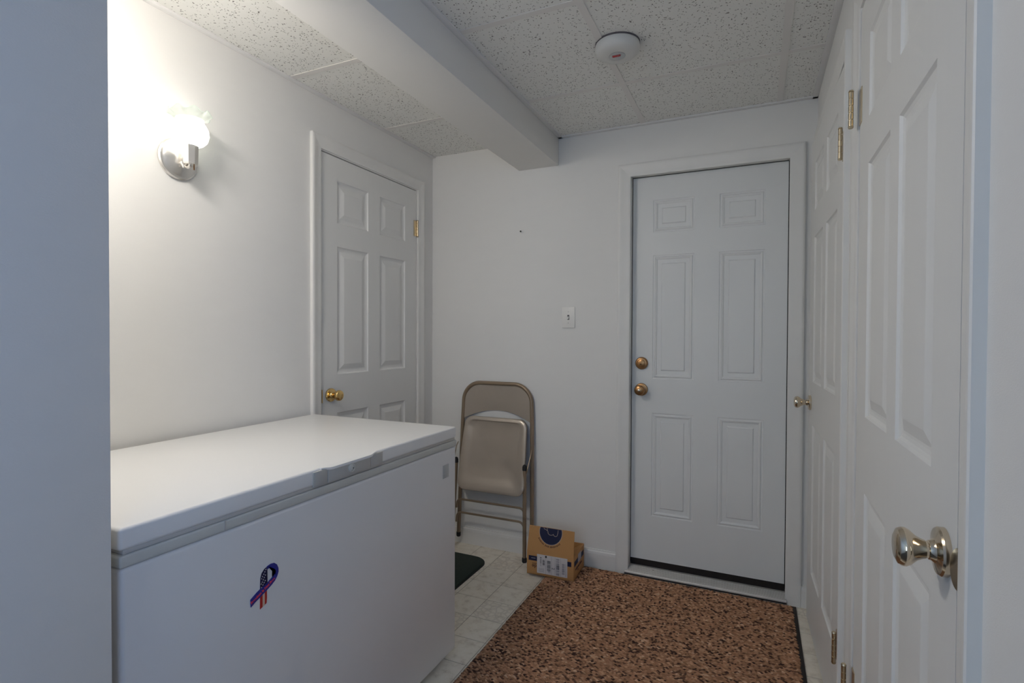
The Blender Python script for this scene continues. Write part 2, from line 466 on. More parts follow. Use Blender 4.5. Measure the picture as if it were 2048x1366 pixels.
def slab(W, H, th, rects, m, parent, z0=0.0):
    us = sorted({0, W} | {c for r in rects for c in r[:2]}); vs = sorted({z0, H} | {c for r in rects for c in r[2:]})
    bm = bmesh.new()
    g = {(i, j): bm.verts.new((u, 0, v)) for i, u in enumerate(us) for j, v in enumerate(vs)}
    for i in range(len(us) - 1):
        for j in range(len(vs) - 1):
            cu, cv = (us[i] + us[i + 1]) / 2, (vs[j] + vs[j + 1]) / 2
            if any(r[0] < cu < r[1] and r[2] < cv < r[3] for r in rects): continue
            bm.faces.new((g[i, j], g[i + 1, j], g[i + 1, j + 1], g[i, j + 1]))
    edge = [e for e in bm.edges if len(e.link_faces) == 1 and not any(
        all(r[0] - 1e-6 <= v.co.x <= r[1] + 1e-6 and r[2] - 1e-6 <= v.co.z <= r[3] + 1e-6 for v in e.verts) for r in rects)]
    ex = bmesh.ops.extrude_edge_only(bm, edges=edge)
    for v in [q for q in ex['geom'] if isinstance(q, bmesh.types.BMVert)]: v.co.y = th
    bk = [bm.verts.new((u, th, v)) for u, v in ((0, z0), (W, z0), (W, H), (0, H))]
    bm.faces.new(bk)
    bmesh.ops.remove_doubles(bm, verts=bm.verts, dist=1e-5)
    return from_bm('slab', bm, m, parent)

def panel(r, prof, m, parent):
    u0, u1, v0, v1 = r
    v = []; f = []
    for ins, dep in prof:
        v += [(u0 + ins, dep, v0 + ins), (u1 - ins, dep, v0 + ins), (u1 - ins, dep, v1 - ins), (u0 + ins, dep, v1 - ins)]
    n = len(prof)
    for k in range(n - 1):
        for i in range(4):
            j = (i + 1) % 4
            f.append((4 * k + i, 4 * k + j, 4 * k + 4 + j, 4 * k + 4 + i))
    f.append(tuple(4 * (n - 1) + i for i in range(4)))
    return from_data('panel', v, f, m, parent, smooth=False)

def hinge(u, z, parent, m, out=.007, leaf=1, h=.089):
    bm = bmesh.new()
    n = 5
    for k in range(n):
        add_lathe(bm, [(0.0, z - h / 2 + k * h / n + .0014), (.0058, z - h / 2 + k * h / n + .0014), (.0058, z - h / 2 + (k + 1) * h / n - .0014), (0, z - h / 2 + (k + 1) * h / n - .0014)], (u, -out, 0), (0, 0, 1), 14)
    add_lathe(bm, [(0, z - h / 2), (.0035, z - h / 2), (.0035, z + h / 2), (0, z + h / 2)], (u, -out, 0), (0, 0, 1), 10)
    for s in (-1, 1): add_lathe(bm, [(0, z + s * h / 2), (.0066, z + s * h / 2), (.005, z + s * (h / 2 + .004)), (0, z + s * (h / 2 + .005))], (u, -out, 0), (0, 0, 1), 14)
    hg = from_bm('hinge', bm, m, parent)
    box('hinge_leaf', min(u, u + leaf * .030), max(u, u + leaf * .030), -.0022, .001, z - h / 2, z + h / 2, m, hg, bev=.0006, seg=1)
    return hg

def knob(u, z, parent, m, s=1.0, keyed=False, short=1.0):
    o = (u, 0, z)
    q = s * short
    k = lathe('knob', [(0, .026 * q), (.0125 * s, .026 * q), (.0135 * s, .030 * q), (.017 * s, .038 * q), (.0235 * s, .046 * q), (.0262 * s, .052 * q), (.0262 * s, .057 * q), (.0235 * s, .0625 * q), (.017 * s, .066 * q), (.0, .0675 * q)], o, (0, -1, 0), m, parent)
    lathe('rosette', [(0, -.002), (.0325 * s, -.002), (.0325 * s, .007), (.0305 * s, .0095), (.026 * s, .0102), (.0165 * s, .0125), (.0135 * s, .016), (.0128 * s, .0185), (.0115 * s, .0195), (.0115 * s, .030 * s), (0, .031 * s)], o, (0, -1, 0), m, k)
    if keyed:
        lathe('key_cylinder', [(0, .064 * s), (.0075 * s, .064 * s), (.0075 * s, .0705 * s), (.005 * s, .072 * s), (0, .072 * s)], o, (0, -1, 0), M['nickel'], k, 20)
    return k

PROF = [(0, 0), (0, .0075), (.003, .0095), (.010, .0100), (.020, .0105), (.032, .0125), (.041, .0150), (.047, .0160), (.054, .0160), (.057, .0140), (.057, 0)]
def casing(name, W, H, loc, rz, wd=.057, z0=0.0, label=None, m=None, gap=.004, wl=None, wr=None):
    """three mitred boards around an opening 0..W, height H; local -y faces the room"""
    root = struct(empty(name, loc, rz), label)
    k = wd / .057
    pf = [(s * k, t) for s, t in PROF]
    n = len(pf)
    def piece(nm, fn, a, b):
        v = [fn(s, t, a) for s, t in pf] + [fn(s, t, b) for s, t in pf]
        f = [(i, i + 1, n + i + 1, n + i) for i in range(n - 1)] + [tuple(range(n)), tuple(range(n, 2 * n))]
        from_data(nm, v, f, m or M['trim'], root)
    kl = (wl or wd) / wd; kr = (wr or wd) / wd
    piece('casing_leg', lambda s, t, e: (-gap - s * kl, -t, z0 if e == 0 else H + gap + s), 0, 1)
    piece('casing_leg', lambda s, t, e: (W + gap + s * kr, -t, z0 if e == 0 else H + gap + s), 0, 1)
    piece('casing_head', lambda s, t, e: ((-gap - s * kl) if e == 0 else (W + gap + s * kr), -t, H + gap + s), 0, 1)
    return root

def jamb(parent, W, H, d0, d1, m, th=.014, stop=None):
    """lining boards of an opening, from local depth d0 to d1, lying against the wall's cut edge"""
    boxes('jamb', [(-gp, th - gp, d0, d1, 0, H - th + gp) for gp in (0.0,)] + [(W - th, W, d0, d1, 0, H - th), (0, W, d0, d1, H - th, H)], m, parent)

# --- door_1: six-panel door in the left wall, behind the freezer
S1 = 0.003
d1 = struct(empty('door_1', (XL - .002, LD0 + S1, 0), R(90)), 'white six-panel interior door behind the freezer with a brass knob')
W1 = LD1 - LD0 - 2 * S1
r1 = [(a - LD0 - S1, b - LD0 - S1, z0, z1) for a, b in ((1.922, 2.141), (2.231, 2.451)) for z0, z1 in ((.245, .857), (1.037, 1.633), (1.742, 1.938))]
slab(W1, LDH - .005, .035, r1, M['door'], d1, .010)
for r in r1: panel(r, INT, M['door'], d1)
knob(.057, .945, d1, M['brass'], .95)
for z in (.31, 1.831): hinge(W1 + .003, z, d1, M['hinge'], leaf=-1)
t1 = casing('trim_1', LD1 - LD0, LDH, (XL, LD0, 0), R(90), .058)
box('strike_plate', -.0045, -.0025, -.0125, .001, .915, .975, M['brass'], t1)

# --- door_2: steel exterior door, set back in the back wall
d2 = struct(empty('door_2', (BD0 + .0045, YB, 0), 0), 'white steel exterior door with embossed panels and tarnished knob and deadbolt')
W2 = BD1 - BD0 - .009
r2 = [(a - BD0 - .0045, b - BD0 - .0045, z0, z1) for a, b in ((-0.4799, -0.2781), (-0.1643, 0.0384)) for z0, z1 in ((0.2965, 0.8274), (1.0025, 1.6335), (1.7483, 1.9141))]
slab(W2, BDH - .0055, .04, r2, M['steel_door'], d2, 0.0670)
for r in r2: panel(r, EXT, M['steel_door'], d2)
kb = knob(.050, 0.9461, d2, M['bronze'], 1.0, True)
db = lathe('deadbolt', [(0, -.002), (.0325, -.002), (.0325, .004), (.031, .011), (.027, .0165), (.021, .0175), (.0200, .0155), (.018, .0165), (.0, .0168)], (.050, 0, 1.0812), (0, -1, 0), M['bronze'], d2)
lathe('keyway', [(0, .016), (.0028, .016), (.0028, .0178), (0, .0178)], (.0485, 0, 1.0764), (0, -1, 0), M['dark_gap'], db, 12)
box('door_sweep', 0, W2, .004, .034, .028, 0.0670, M['dark_gap'], d2)
box('weatherstrip', -.0044, W2 + .0044, .012, .02, .04, BDH - .0005, M['dark_gap'], d2)
t2 = casing('trim_2', BD1 - BD0, BDH - .006, (BD0, D, 0), 0, .063, gap=-.003)
box('door_stop', .0, .0012, .012, .049, .030, BDH - .006, M['trim'], t2)
box('door_stop', BD1 - BD0 - .0012, BD1 - BD0, .012, .049, .030, BDH - .006, M['trim'], t2)
box('head_stop', .0012, BD1 - BD0 - .0012, .012, .049, BDH - .0012, BDH, M['trim'], t2)
th = struct(empty('threshold', (BD0, 2.702, 0)), 'ribbed aluminium threshold under the exterior door')
from_data('sill', [(x, y, z) for x in (-.012, BD1 - BD0 + .003) for y, z in ((0, .0), (0, .017), (.004, .021), (.062, .032), (.108, .033), (.108, 0))],
          [(0, 1, 7, 6), (1, 2, 8, 7), (2, 3, 9, 8), (3, 4, 10, 9), (4, 5, 11, 10), (5, 0, 6, 11), (0, 1, 2, 3, 4, 5), (6, 7, 8, 9, 10, 11)], M['alu'], th, smooth=False)
for k in range(7):
    y = .008 + k * .0078
    z = .021 + (y - .004) / .058 * .011
    box('ridge', -.012, BD1 - BD0 + .003, y, y + .0040, z - .002, z + .0034, M['alu'], th, bev=.001, seg=1)
lathe('screw_head', [(0, 0), (.005, 0), (.004, .0025), (0, .003)], (.125, .045, .0285), (0, 0, 1), M['dark_gap'], th, 12)
boxes('riser', [(-.012, BD1 - BD0 + .003, -.0006, .0004, .006, .012)], M['dark_gap'], th)

# --- door_3 (far, slightly ajar) and door_4 (near, closed) in the right wall
FX = .236
def six(W): 
    st, mu = .115, .072
    pw = (W - 2 * st - mu) / 2
    return [(st + k * (pw + mu), st + k * (pw + mu) + pw, z0, z1) for k in (0, 1) for z0, z1 in ((.245, .857), (1.037, 1.633), (1.742, 1.938))]
W3 = .762
ajar = math.atan2(.0235, W3)
hx, hy = FX, 1.860
d3 = struct(empty('door_3', (hx - W3 * math.sin(ajar), hy + W3 * math.cos(ajar), 0), R(-90) + ajar), 'far white six-panel closet door in the right wall, slightly ajar')
slab(W3, 2.043, .035, six(W3), M['door'], d3, .012)
for r in six(W3): panel(r, INT, M['door'], d3)
knob(.060, .945, d3, M['nickel'], .95)
for z in (.285, 1.80): hinge(W3 + .002, z, d3, M['hinge'], leaf=-1, out=.012)
casing('trim_3', CD1 - CD0, CDH, (XR, CD1, 0), R(-90), .056, gap=0.0, wl=.05)

d4 = struct(empty('door_4', (FX, 1.597, 0), R(-90)), 'near white six-panel closet door in the right wall with a polished knob')
W4S = .748
slab(W4S, 2.046, .035, six(W4S), M['door'], d4, .012)
for r in six(W4S): panel(r, INT, M['door'], d4)
knob(.702, .937, d4, M['nickel'], 1.0, short=.86)
for z in (.330, 1.806): hinge(-.006, z, d4, M['hinge'], leaf=1, out=.020)
t4 = casing('trim_4', DD1 - DD0, DDH, (XR, DD1, 0), R(-90), .057, gap=.009, wr=.053)
# curved lip of the strike plate on the jamb beside the near knob
bm = bmesh.new()
n = 14
W4 = DD1 - DD0
pts = [(W4 + .009 - .013 * math.sin(PI * k / n), .936 - .027 * math.cos(PI * k / n)) for k in range(n + 1)]
ring = [[bm.verts.new((u, y - .35 * (W4 + .009 - u), z)) for u, z in pts] for y in (-.0085, -.0070)]
bm.faces.new(ring[0]); bm.faces.new(ring[1])
for k in range(n + 1):
    a, b = k, (k + 1) % (n + 1); bm.faces.new((ring[0][a], ring[0][b], ring[1][b], ring[1][a]))
from_bm('strike_plate', bm, M['nickel'], t4)
boxes('jamb', [(W4 - .0055, W4, -.001, .04, 0, DDH), (0, .0022, -.001, .04, 0, DDH), (0, W4, -.001, .04, DDH - .004, DDH)], M['trim'], t4)

box('passage_floor_damper', XW, XR - .0005, YR, .62, -.001, .006, M['floor_damper'], floor)  # unseen dark floor cover, added to cut bounce onto the near walls
# baseboards
def baseboard(name, pts):
    # pts: (x0,x1) on the back wall
    x0, x1 = pts
    prof = [(0, 0), (.012, 0), (.012, .075), (.010, .086), (.006, .092), (.005, .098), (0, .098)]
    v = [(x, D - a, z) for x in (x0, x1) for a, z in prof]; n = len(prof)
    f = [(i, (i + 1) % n, n + (i + 1) % n, n + i) for i in range(n)] + [tuple(range(n)), tuple(range(n, 2 * n))]
    return struct(from_data(name, v, f, M['trim'], None, smooth=False))
baseboard('baseboard_back', (XL, BD0 - .0605))
baseboard('baseboard_back_right', (BD1 + .0605, XR))

# ------------------------------------------------------------------ chest freezer
FX0, FX1, FY0, FY1 = -1.745, -1.032, .570, 1.748
fz = tag(empty('chest_freezer', ((FX0 + FX1) / 2, (FY0 + FY1) / 2, 0)), 'long white chest freezer standing against the left wall below the lit sconce', 'freezer')
cx, cy = (FX0 + FX1) / 2, (FY0 + FY1) / 2
hx_, hy_ = (FX1 - FX0) / 2, (FY1 - FY0) / 2
box('body', -hx_, hx_, -hy_, hy_, .028, .8035, M['freezer'], fz, bev=.010, seg=4)
for sx in (-1, 1):
    for sy in (-1, 1):
        lathe('foot', [(0, 0), (.020, 0), (.022, .004), (.022, .030), (0, .030)], (sx * (hx_ - .07), sy * (hy_ - .08), 0), (0, 0, 1), M['rubber'], fz, 16)
box('liner_rim', -hx_ - .001, hx_ + .0015, -hy_ - .001, hy_ + .001, .8035, .8265, M['liner'], fz, bev=.004, seg=3)
box('gasket', -hx_ + .006, hx_ - .002, -hy_ + .006, hy_ - .005, .8265, .838, M['gasket'], fz, bev=.003)
lid = box('lid', -hx_ - .002, hx_ + .002, -hy_ - .002, hy_ - .002, .8355, .8775, M['freezer_lid'], fz, bev=.007, seg=4)
box('rim_joint', hx_ + .001, hx_ + .0028, .777 - cy - .0015, .777 - cy + .0015, .806, .826, M['gasket'], fz)
# recessed handle with lock, set in the front edge of the lid
hy0, hy1 = 1.025 - cy, 1.304 - cy
X0 = hx_ + .0005
hd = box('handle', X0, X0 + .0045, hy0, hy1, .8325, .8715, M['grey_plastic'], fz, bev=.0012)
a, b = 1.073 - cy, 1.246 - cy
box('handle_end', X0 + .002, X0 + .0058, hy0 + .004, a - .001, .835, .8715, M['grey_plastic'], hd, bev=.001)
box('handle_end', X0 + .002, X0 + .0058, b + .001, hy1 - .003, .835, .8715, M['grey_plastic'], hd, bev=.001)
box('lock_plate', X0 + .002, X0 + .0072, a + .001, b - .001, .8335, .8665, M['grey_plastic'], hd, bev=.0015)
# lip of the lid curling over the lock plate
v = []; f = []
N = 24
for k in range(N + 1):
    t = k / N; y = hy0 + .028 + (b + .03 - hy0 - .028) * t
    s = min(1, min(t, 1 - t) / .16); s = s * s * (3 - 2 * s)
    e = .0035 + .006 * s; zl = .8745 - .0075 * s
    v += [(hx_ - .012, y, .8776), (hx_ + .001, y, .8770), (hx_ + e, y, .8768 - .004 * s), (hx_ + e + .0012, y, zl), (hx_ + e - .001, y, zl - .0025), (hx_ - .002, y, zl - .0025)]
for k in range(N):
    for i in range(6):
        j = (i + 1) % 6; f.append((6 * k + i, 6 * k + j, 6 * k + 6 + j, 6 * k + 6 + i))
f += [tuple(range(6)), tuple(6 * N + i for i in range(6))]
from_data('lid_lip', v, f, M['freezer_lid'], hd)
lk = lathe('lock', [(0, 0), (.0125, 0), (.0125, .003), (.0105, .0045), (.0090, .0032), (.0075, .0045), (.004, .0055), (0, .0055)], (X0 + .007, 1.1625 - cy, .8535), (1, 0, 0), M['liner'], hd, 24)
lathe('keyhole', [(0, .005), (.0018, .005), (.0018, .0062), (0, .0062)], (X0 + .007, 1.1645 - cy, .853), (1, 0, 0), M['ink'], lk, 10)
tag(box('badge', hx_ - .0005, hx_ + .0015, 1.654 - cy, 1.693 - cy, .699, .747, M['badge'], fz, bev=.0007), 'small silver maker badge')

# ------------------------------------------------------------------ ribbon magnet on the freezer front
rb = tag(empty('ribbon_magnet', (FX1, .878, .640)), 'blue and red flag awareness-ribbon magnet stuck on the freezer front', 'magnet')
def plate(name, pts, x0, x1, m, parent):
    n = len(pts)
    bm = bmesh.new()
    a = [bm.verts.new((x0, y, z)) for y, z in pts]; b = [bm.verts.new((x1, y, z)) for y, z in pts]
    fa = bm.faces.new(a); fb = bm.faces.new(b)
    for i in range(n): bm.faces.new((a[i], a[(i + 1) % n], b[(i + 1) % n], b[i]))
    bmesh.ops.triangulate(bm, faces=[fa, fb])
    return from_bm(name, bm, m, parent, smooth=False)
A = [(-0.0382, -0.0134), (-0.0216, -0.0042), (-0.0065, 0.0018), (0.0088, 0.0071), (0.0214, 0.0138), (0.0294, 0.02), (0.0312, 0.0241), (0.029, 0.0297), (0.0217, 0.0356), (0.0134, 0.039), (0.0072, 0.0383), (0.0052, 0.043), (0.0083, 0.0452), (0.0176, 0.047), (0.027, 0.0454), (0.0344, 0.039), (0.0386, 0.0294), (0.039, 0.0204), (0.0351, 0.0106), (0.0286, 0.0029), (0.0191, -0.0034), (0.0045, -0.0108), (-0.0118, -0.018), (-0.0268, -0.0246), (-0.0375, -0.0308)]
Bp = [(0.0077, 0.0445), (-0.001, 0.0412), (-0.0081, 0.034), (-0.0113, 0.0234), (-0.0119, 0.0118), (-0.0121, -0.0009), (-0.0035, 0.0017), (0.0078, 0.0058), (0.0061, 0.0177), (0.006, 0.0289), (0.0072, 0.0383)]
Cp = [(-0.0118, -0.0163), (-0.0017, -0.0115), (0.006, -0.0089), (0.0063, -0.0271), (0.0051, -0.0403), (-0.0127, -0.0469)]
Dp = [(-0.0057, -0.0139), (-0.0001, -0.0113), (-0.0, -0.0422), (-0.0061, -0.0445)]
loop = plate('blue_loop', A, .0003, .0022, M['ribbon_blue'], rb)
stars = plate('star_field', Bp, .0003, .0014, M['ribbon_edge'], rb)
tail = plate('striped_tail', Cp, .0003, .0014, M['ribbon_red'], rb)
plate('cream_stripe', Dp, .0012, .0017, M['ribbon_cream'], tail)
for sy, sz in [(0.0067, 0.0424), (0.0031, 0.0391), (0.0002, 0.0348), (-0.0026, 0.0306), (0.0019, 0.0268), (-0.0062, 0.0265), (-0.0012, 0.0224), (-0.0088, 0.0223), (-0.0041, 0.0182), (0.0012, 0.0142), (-0.0067, 0.0139), (-0.0017, 0.0104), (-0.0097, 0.0106), (-0.005, 0.0066), (-0.0091, 0.002)]:
    pts = [(sy + (.0017 if k % 2 == 0 else .0008) * math.sin(PI * k / 5), sz + (.0017 if k % 2 == 0 else .0008) * math.cos(PI * k / 5)) for k in range(10)]
    plate('star', pts, .0012, .0017, M['ribbon_white'], stars)
ang = math.atan2(.0300, .0625)
mtx = Matrix.Translation((.0023, -.0050, -.0064)) @ Matrix.Rotation(ang, 4, 'X') @ Matrix(((0, 0, 1, 0), (1, 0, 0, 0), (0, 1, 0, 0), (0, 0, 0, 1)))
text_mesh('lettering', 'Freedom Is Not Free', .0084, M['ribbon_text'], loop, mtx, bold=.00035)

# ------------------------------------------------------------------ wall sconce
SX, SY, SZ = XL + .064, 1.168, 1.812
sc_ = tag(empty('wall_sconce', (XL, SY, SZ)), 'lit wall sconce with ruffled frosted glass shade and round nickel backplate', 'wall lamp')
lathe('backplate', [(0, 0), (.068, 0), (.068, .006), (.064, .010), (.060, .0105), (.056, .013), (.046, .018), (.030, .024), (.016, .029), (.008, .031), (0, .0315)], (0, 0, 0), (1, 0, 0), M['chrome'], sc_, 40)
tube('arm', round_path([(.018, 0, -.004), (.050, 0, -.034), (.064, 0, -.030), (.064, 0, -.012)], .012), .0055, M['chrome'], sc_)
lathe('finial', [(0, 0), (.007, .002), (.009, .008), (.006, .016), (.004, .022), (0, .024)], (.030, -.004, -.012), (.35, 0, -1), M['chrome'], sc_, 16)
lathe('socket_cup', [(0, -.026), (.0225, -.026), (.0225, -.023), (.0235, -.022), (.0250, .036), (.0235, .038), (0, .038)], (.064, 0, 0), (0, 0, 1), M['chrome'], sc_, 8)
lathe('switch_stem', [(0, -.040), (.0022, -.040), (.0022, -.024), (0, -.024)], (.066, .012, 0), (0, 0, 1), M['bronze'], sc_, 8)
# ruffled shade: bulging bowl, pinched neck, flared rim with scallops
def sprof(t):
    P = [(0, .024, .036), (.06, .040, .042), (.16, .0515, .055), (.30, .0565, .074), (.42, .0545, .092), (.53, .047, .107), (.62, .0405, .1165), (.70, .0415, .124), (.82, .050, .132), (.92, .0575, .139), (1.0, .063, .146)]
    for (a, ra, za), (b, rb_, zb) in zip(P, P[1:]):
        if t <= b:
            s = (t - a) / (b - a); return ra + (rb_ - ra) * s, za + (zb - za) * s
    return P[-1][1:]
v = []; f = []; NS, NT = 72, 40
for k in range(NT + 1):
    t = k / NT; r, z = sprof(t); a = max(0, (t - .66) / .34) ** 1.6
    for i in range(NS):
        th_ = 2 * PI * i / NS; c = math.cos(8 * th_)
        rr = r * (1 + .055 * a * c); zz = z - .0075 * a * c - .002 * a
        v.append((.064 + rr * math.cos(th_), rr * math.sin(th_), zz))
for k in range(NT):
    for i in range(NS):
        j = (i + 1) % NS; f.append((k * NS + i, k * NS + j, (k + 1) * NS + j, (k + 1) * NS + i))
sh = from_data('glass_shade', v, f, M['shade'], sc_)
rim = []
r, z = sprof(1.0)
bm = bmesh.new()
ring = [Vector((.064 + r * (1 + .055 * math.cos(8 * q)) * math.cos(q), r * (1 + .055 * math.cos(8 * q)) * math.sin(q), z - .0075 * math.cos(8 * q) - .002)) for q in [2 * PI * i / NS for i in range(NS)]]
add_tube(bm, ring + [ring[0]], .0016, 6)
from_bm('shade_rim', bm, M['shade'], sh)
bm = bmesh.new(); bmesh.ops.create_uvsphere(bm, u_segments=20, v_segments=12, radius=.021)
for q in bm.verts: q.co = Vector((q.co.x + .064, q.co.y, q.co.z * 1.25 + .076))
from_bm('bulb', bm, M['bulb'], sc_)

# ------------------------------------------------------------------ ceiling detector
sd = tag(empty('smoke_detector', (-.468, 1.935, ZC)), 'round white smoke detector on the speckled ceiling tiles', 'smoke detector')
lathe('base', [(0, .004), (.0803, .004), (.0803, -.0045), (0, -.0045)], (0, 0, 0), (0, 0, 1), M['ink'], sd, 48)
lathe('cover', [(0, -.0035), (.0785, -.0035), (.0795, -.006), (.0800, -.020), (.077, -.030), (.068, -.038), (.055, -.0415), (.032, -.0435), (.0285, -.0425), (.026, -.0415), (0, -.0415)], (0, 0, 0), (0, 0, 1), M['detector'], sd, 56)
lathe('sensor_cone', [(0, -.041), (.0285, -.041), (.0285, -.0440), (.024, -.0470), (.015, -.0490), (0, -.0495)], (.0, .0, 0), (0, 0, 1), M['badge'], sd, 28)
box('red_lens', -.015, .015, -.018, -.009, -.0515, -.0430, M['red'], sd, bev=.002)

# ------------------------------------------------------------------ added fill lamp, unseen, between left wall and beam, over the freezer's near end
cl = tag(empty('fill_lamp', (-1.36, .685, ZC)), 'added fill lamp with round glass dome, unseen, between the left wall and the beam', 'fill lamp')
lathe('canopy', [(0, -.003), (.062, -.003), (.064, -.010), (.050, -.022), (.012, -.030), (.010, -.100), (.030, -.108), (.118, -.118), (.121, -.128), (.112, -.134), (0, -.134)], (0, 0, 0), (0, 0, 1), M['chrome'], cl, 40)
lathe('fill_dome', [(.108, -.132), (.118, -.147), (.120, -.167), (.108, -.194), (.080, -.214), (.040, -.225), (0, -.228)], (0, 0, 0), (0, 0, 1), M['opal'], cl, 40)
lathe('finial', [(0, -.224), (.008, -.226), (.010, -.234), (.005, -.242), (0, -.244)], (0, 0, 0), (0, 0, 1), M['chrome'], cl, 16)

# ------------------------------------------------------------------ light switch
sw = tag(empty('light_switch', (-.9125, D, 1.319)), 'white toggle light switch plate on the back wall left of the exterior door', 'light switch')
box('wall_plate', -.0365, .0365, -.0065, 0, -.0565, .0565, M['switch'], sw, bev=.003, seg=3)
box('toggle_slot', -.0055, .0055, -.0070, -.0050, -.013, .013, M['ink'], sw)
from_data('toggle', [(-.004, -.006, -.008), (.004, -.006, -.008), (.004, -.006, .006), (-.004, -.006, .006), (-.003, -.017, -.010), (.003, -.017, -.010), (.003, -.017, -.003), (-.003, -.017, -.003)],
          [(0, 1, 2, 3), (4, 5, 6, 7), (0, 1, 5, 4), (1, 2, 6, 5), (2, 3, 7, 6), (3, 0, 4, 7)], M['switch'], sw, smooth=False)
for z in (-.030, .030): lathe('screw', [(0, -.006), (.003, -.006), (.003, .0072 - .014), (0, .0078 - .014)], (0, 0, z), (0, 1, 0), M['grey_plastic'], sw, 12)

# nail left in the back wall
tag(lathe('wall_nail', [(0, -.012), (.0015, -.012), (.0015, .006), (.0048, .006), (.0040, .0085), (0, .0092)], (-1.194, D, 1.800), (0, -1, 0), M['nail'], None, 14),
    'small black nail head alone on the bare back wall', 'nail')

# ------------------------------------------------------------------ rug
RX0, RX1, RY0, RY1 = -.953, .178, .95, 2.698
rug = tag(empty('area_rug', ((RX0 + RX1) / 2, (RY0 + RY1) / 2, 0)), 'brown flecked loop-pile rug lying before the exterior door', 'rug')
rx, ry = (RX1 - RX0) / 2, (RY1 - RY0) / 2
box('backing', -rx, rx, -ry, ry, 0, .0055, M['rug_back'], rug, bev=.0015)
rnd = random.Random(3)
pal = [((0.451, 0.246, 0.145), 36), ((0.363, 0.194, 0.110), 30), ((0.550, 0.326, 0.198), 16), ((0.165, 0.088, 0.057), 16), ((0.638, 0.418, 0.275), 4), ((0.066, 0.037, 0.029), 9)]
bag = [c for c, n in pal for _ in range(n)]
V = []; F = []; CL = []
px_, py_ = .0132, .0052
ny = int((2 * ry - .008) / py_); nx = int((2 * rx - .010) / px_)
NB = 6
for j in range(ny):
    for i in range(nx):
        X = -rx + .008 + (i + (.5 if j % 2 else 0)) * px_ + rnd.uniform(-.0022, .0022)
        Y = -ry + .006 + j * py_ + rnd.uniform(-.0012, .0012)
        L = .0092 * rnd.uniform(.7, 1.15); Wd = .0035 * rnd.uniform(.8, 1.2); H = .0085 * rnd.uniform(.75, 1.12); an = rnd.uniform(-.35, .35)
        X = max(-rx + .008, min(rx - .008, X))
        ca, sa = math.cos(an), math.sin(an); b0 = len(V)
        for sc, zz in ((1.0, .004), (.82, .0025 + H * .72)):
            for k in range(NB):
                q = 2 * PI * k / NB; u = L * sc * math.cos(q); w_ = Wd * sc * math.sin(q)
                V.append((X + u * ca - w_ * sa, Y + u * sa + w_ * ca, zz))
        V.append((X, Y, .0035 + H))
        for k in range(NB):
            l = (k + 1) % NB
            F.append((b0 + k, b0 + l, b0 + NB + l, b0 + NB + k)); F.append((b0 + NB + k, b0 + NB + l, b0 + 2 * NB))
        c = rnd.choice(bag); g = rnd.uniform(.85, 1.15)
        CL += [c[0] * g, c[1] * g, c[2] * g, 1.0] * (2 * NB + 1)
me = bpy.data.meshes.new('pile'); me.from_pydata(V, [], F)
at = me.attributes.new('tuft', 'FLOAT_COLOR', 'POINT'); at.data.foreach_set('color', CL)
me.polygons.foreach_set('use_smooth', [True] * len(me.polygons))
tag(link('pile', me, M['pile'], rug), kind='stuff')

# ------------------------------------------------------------------ green door mat
gm = tag(empty('door_mat', (-1.52, 2.20, 0)), 'dark green mat with rounded corners on the vinyl by the freezer', 'mat')
def rrect(hx, hy, r, n=8):
    out = []
    for cx_, cy_, a0 in ((hx - r, hy - r, 0), (-hx + r, hy - r, 90), (-hx + r, -hy + r, 180), (hx - r, -hy + r, 270)):
        for k in range(n + 1):
            a = R(a0 + 90 * k / n); out.append((cx_ + r * math.cos(a), cy_ + r * math.sin(a)))
    return out
def slabform(name, rings, m, parent):
    v = [p for ring, z in rings for p in [(x, y, z) for x, y in ring]]; n = len(rings[0][0]); f = []
    for k in range(len(rings) - 1):
        for i in range(n): f.append((k * n + i, k * n + (i + 1) % n, (k + 1) * n + (i + 1) % n, (k + 1) * n + i))
    f.append(tuple(range(n))); f.append(tuple((len(rings) - 1) * n + i for i in range(n)))
    return from_data(name, v, f, m, parent)
slabform('rubber_base', [(rrect(.222, .372, .095), 0), (rrect(.222, .372, .095), .003), (rrect(.219, .369, .092), .0045)], M['green_edge'], gm)
slabform('fibre_top', [(rrect(.213, .363, .086), .0042), (rrect(.213, .363, .086), .0075), (rrect(.210, .360, .083), .009)], M['green_mat'], gm)

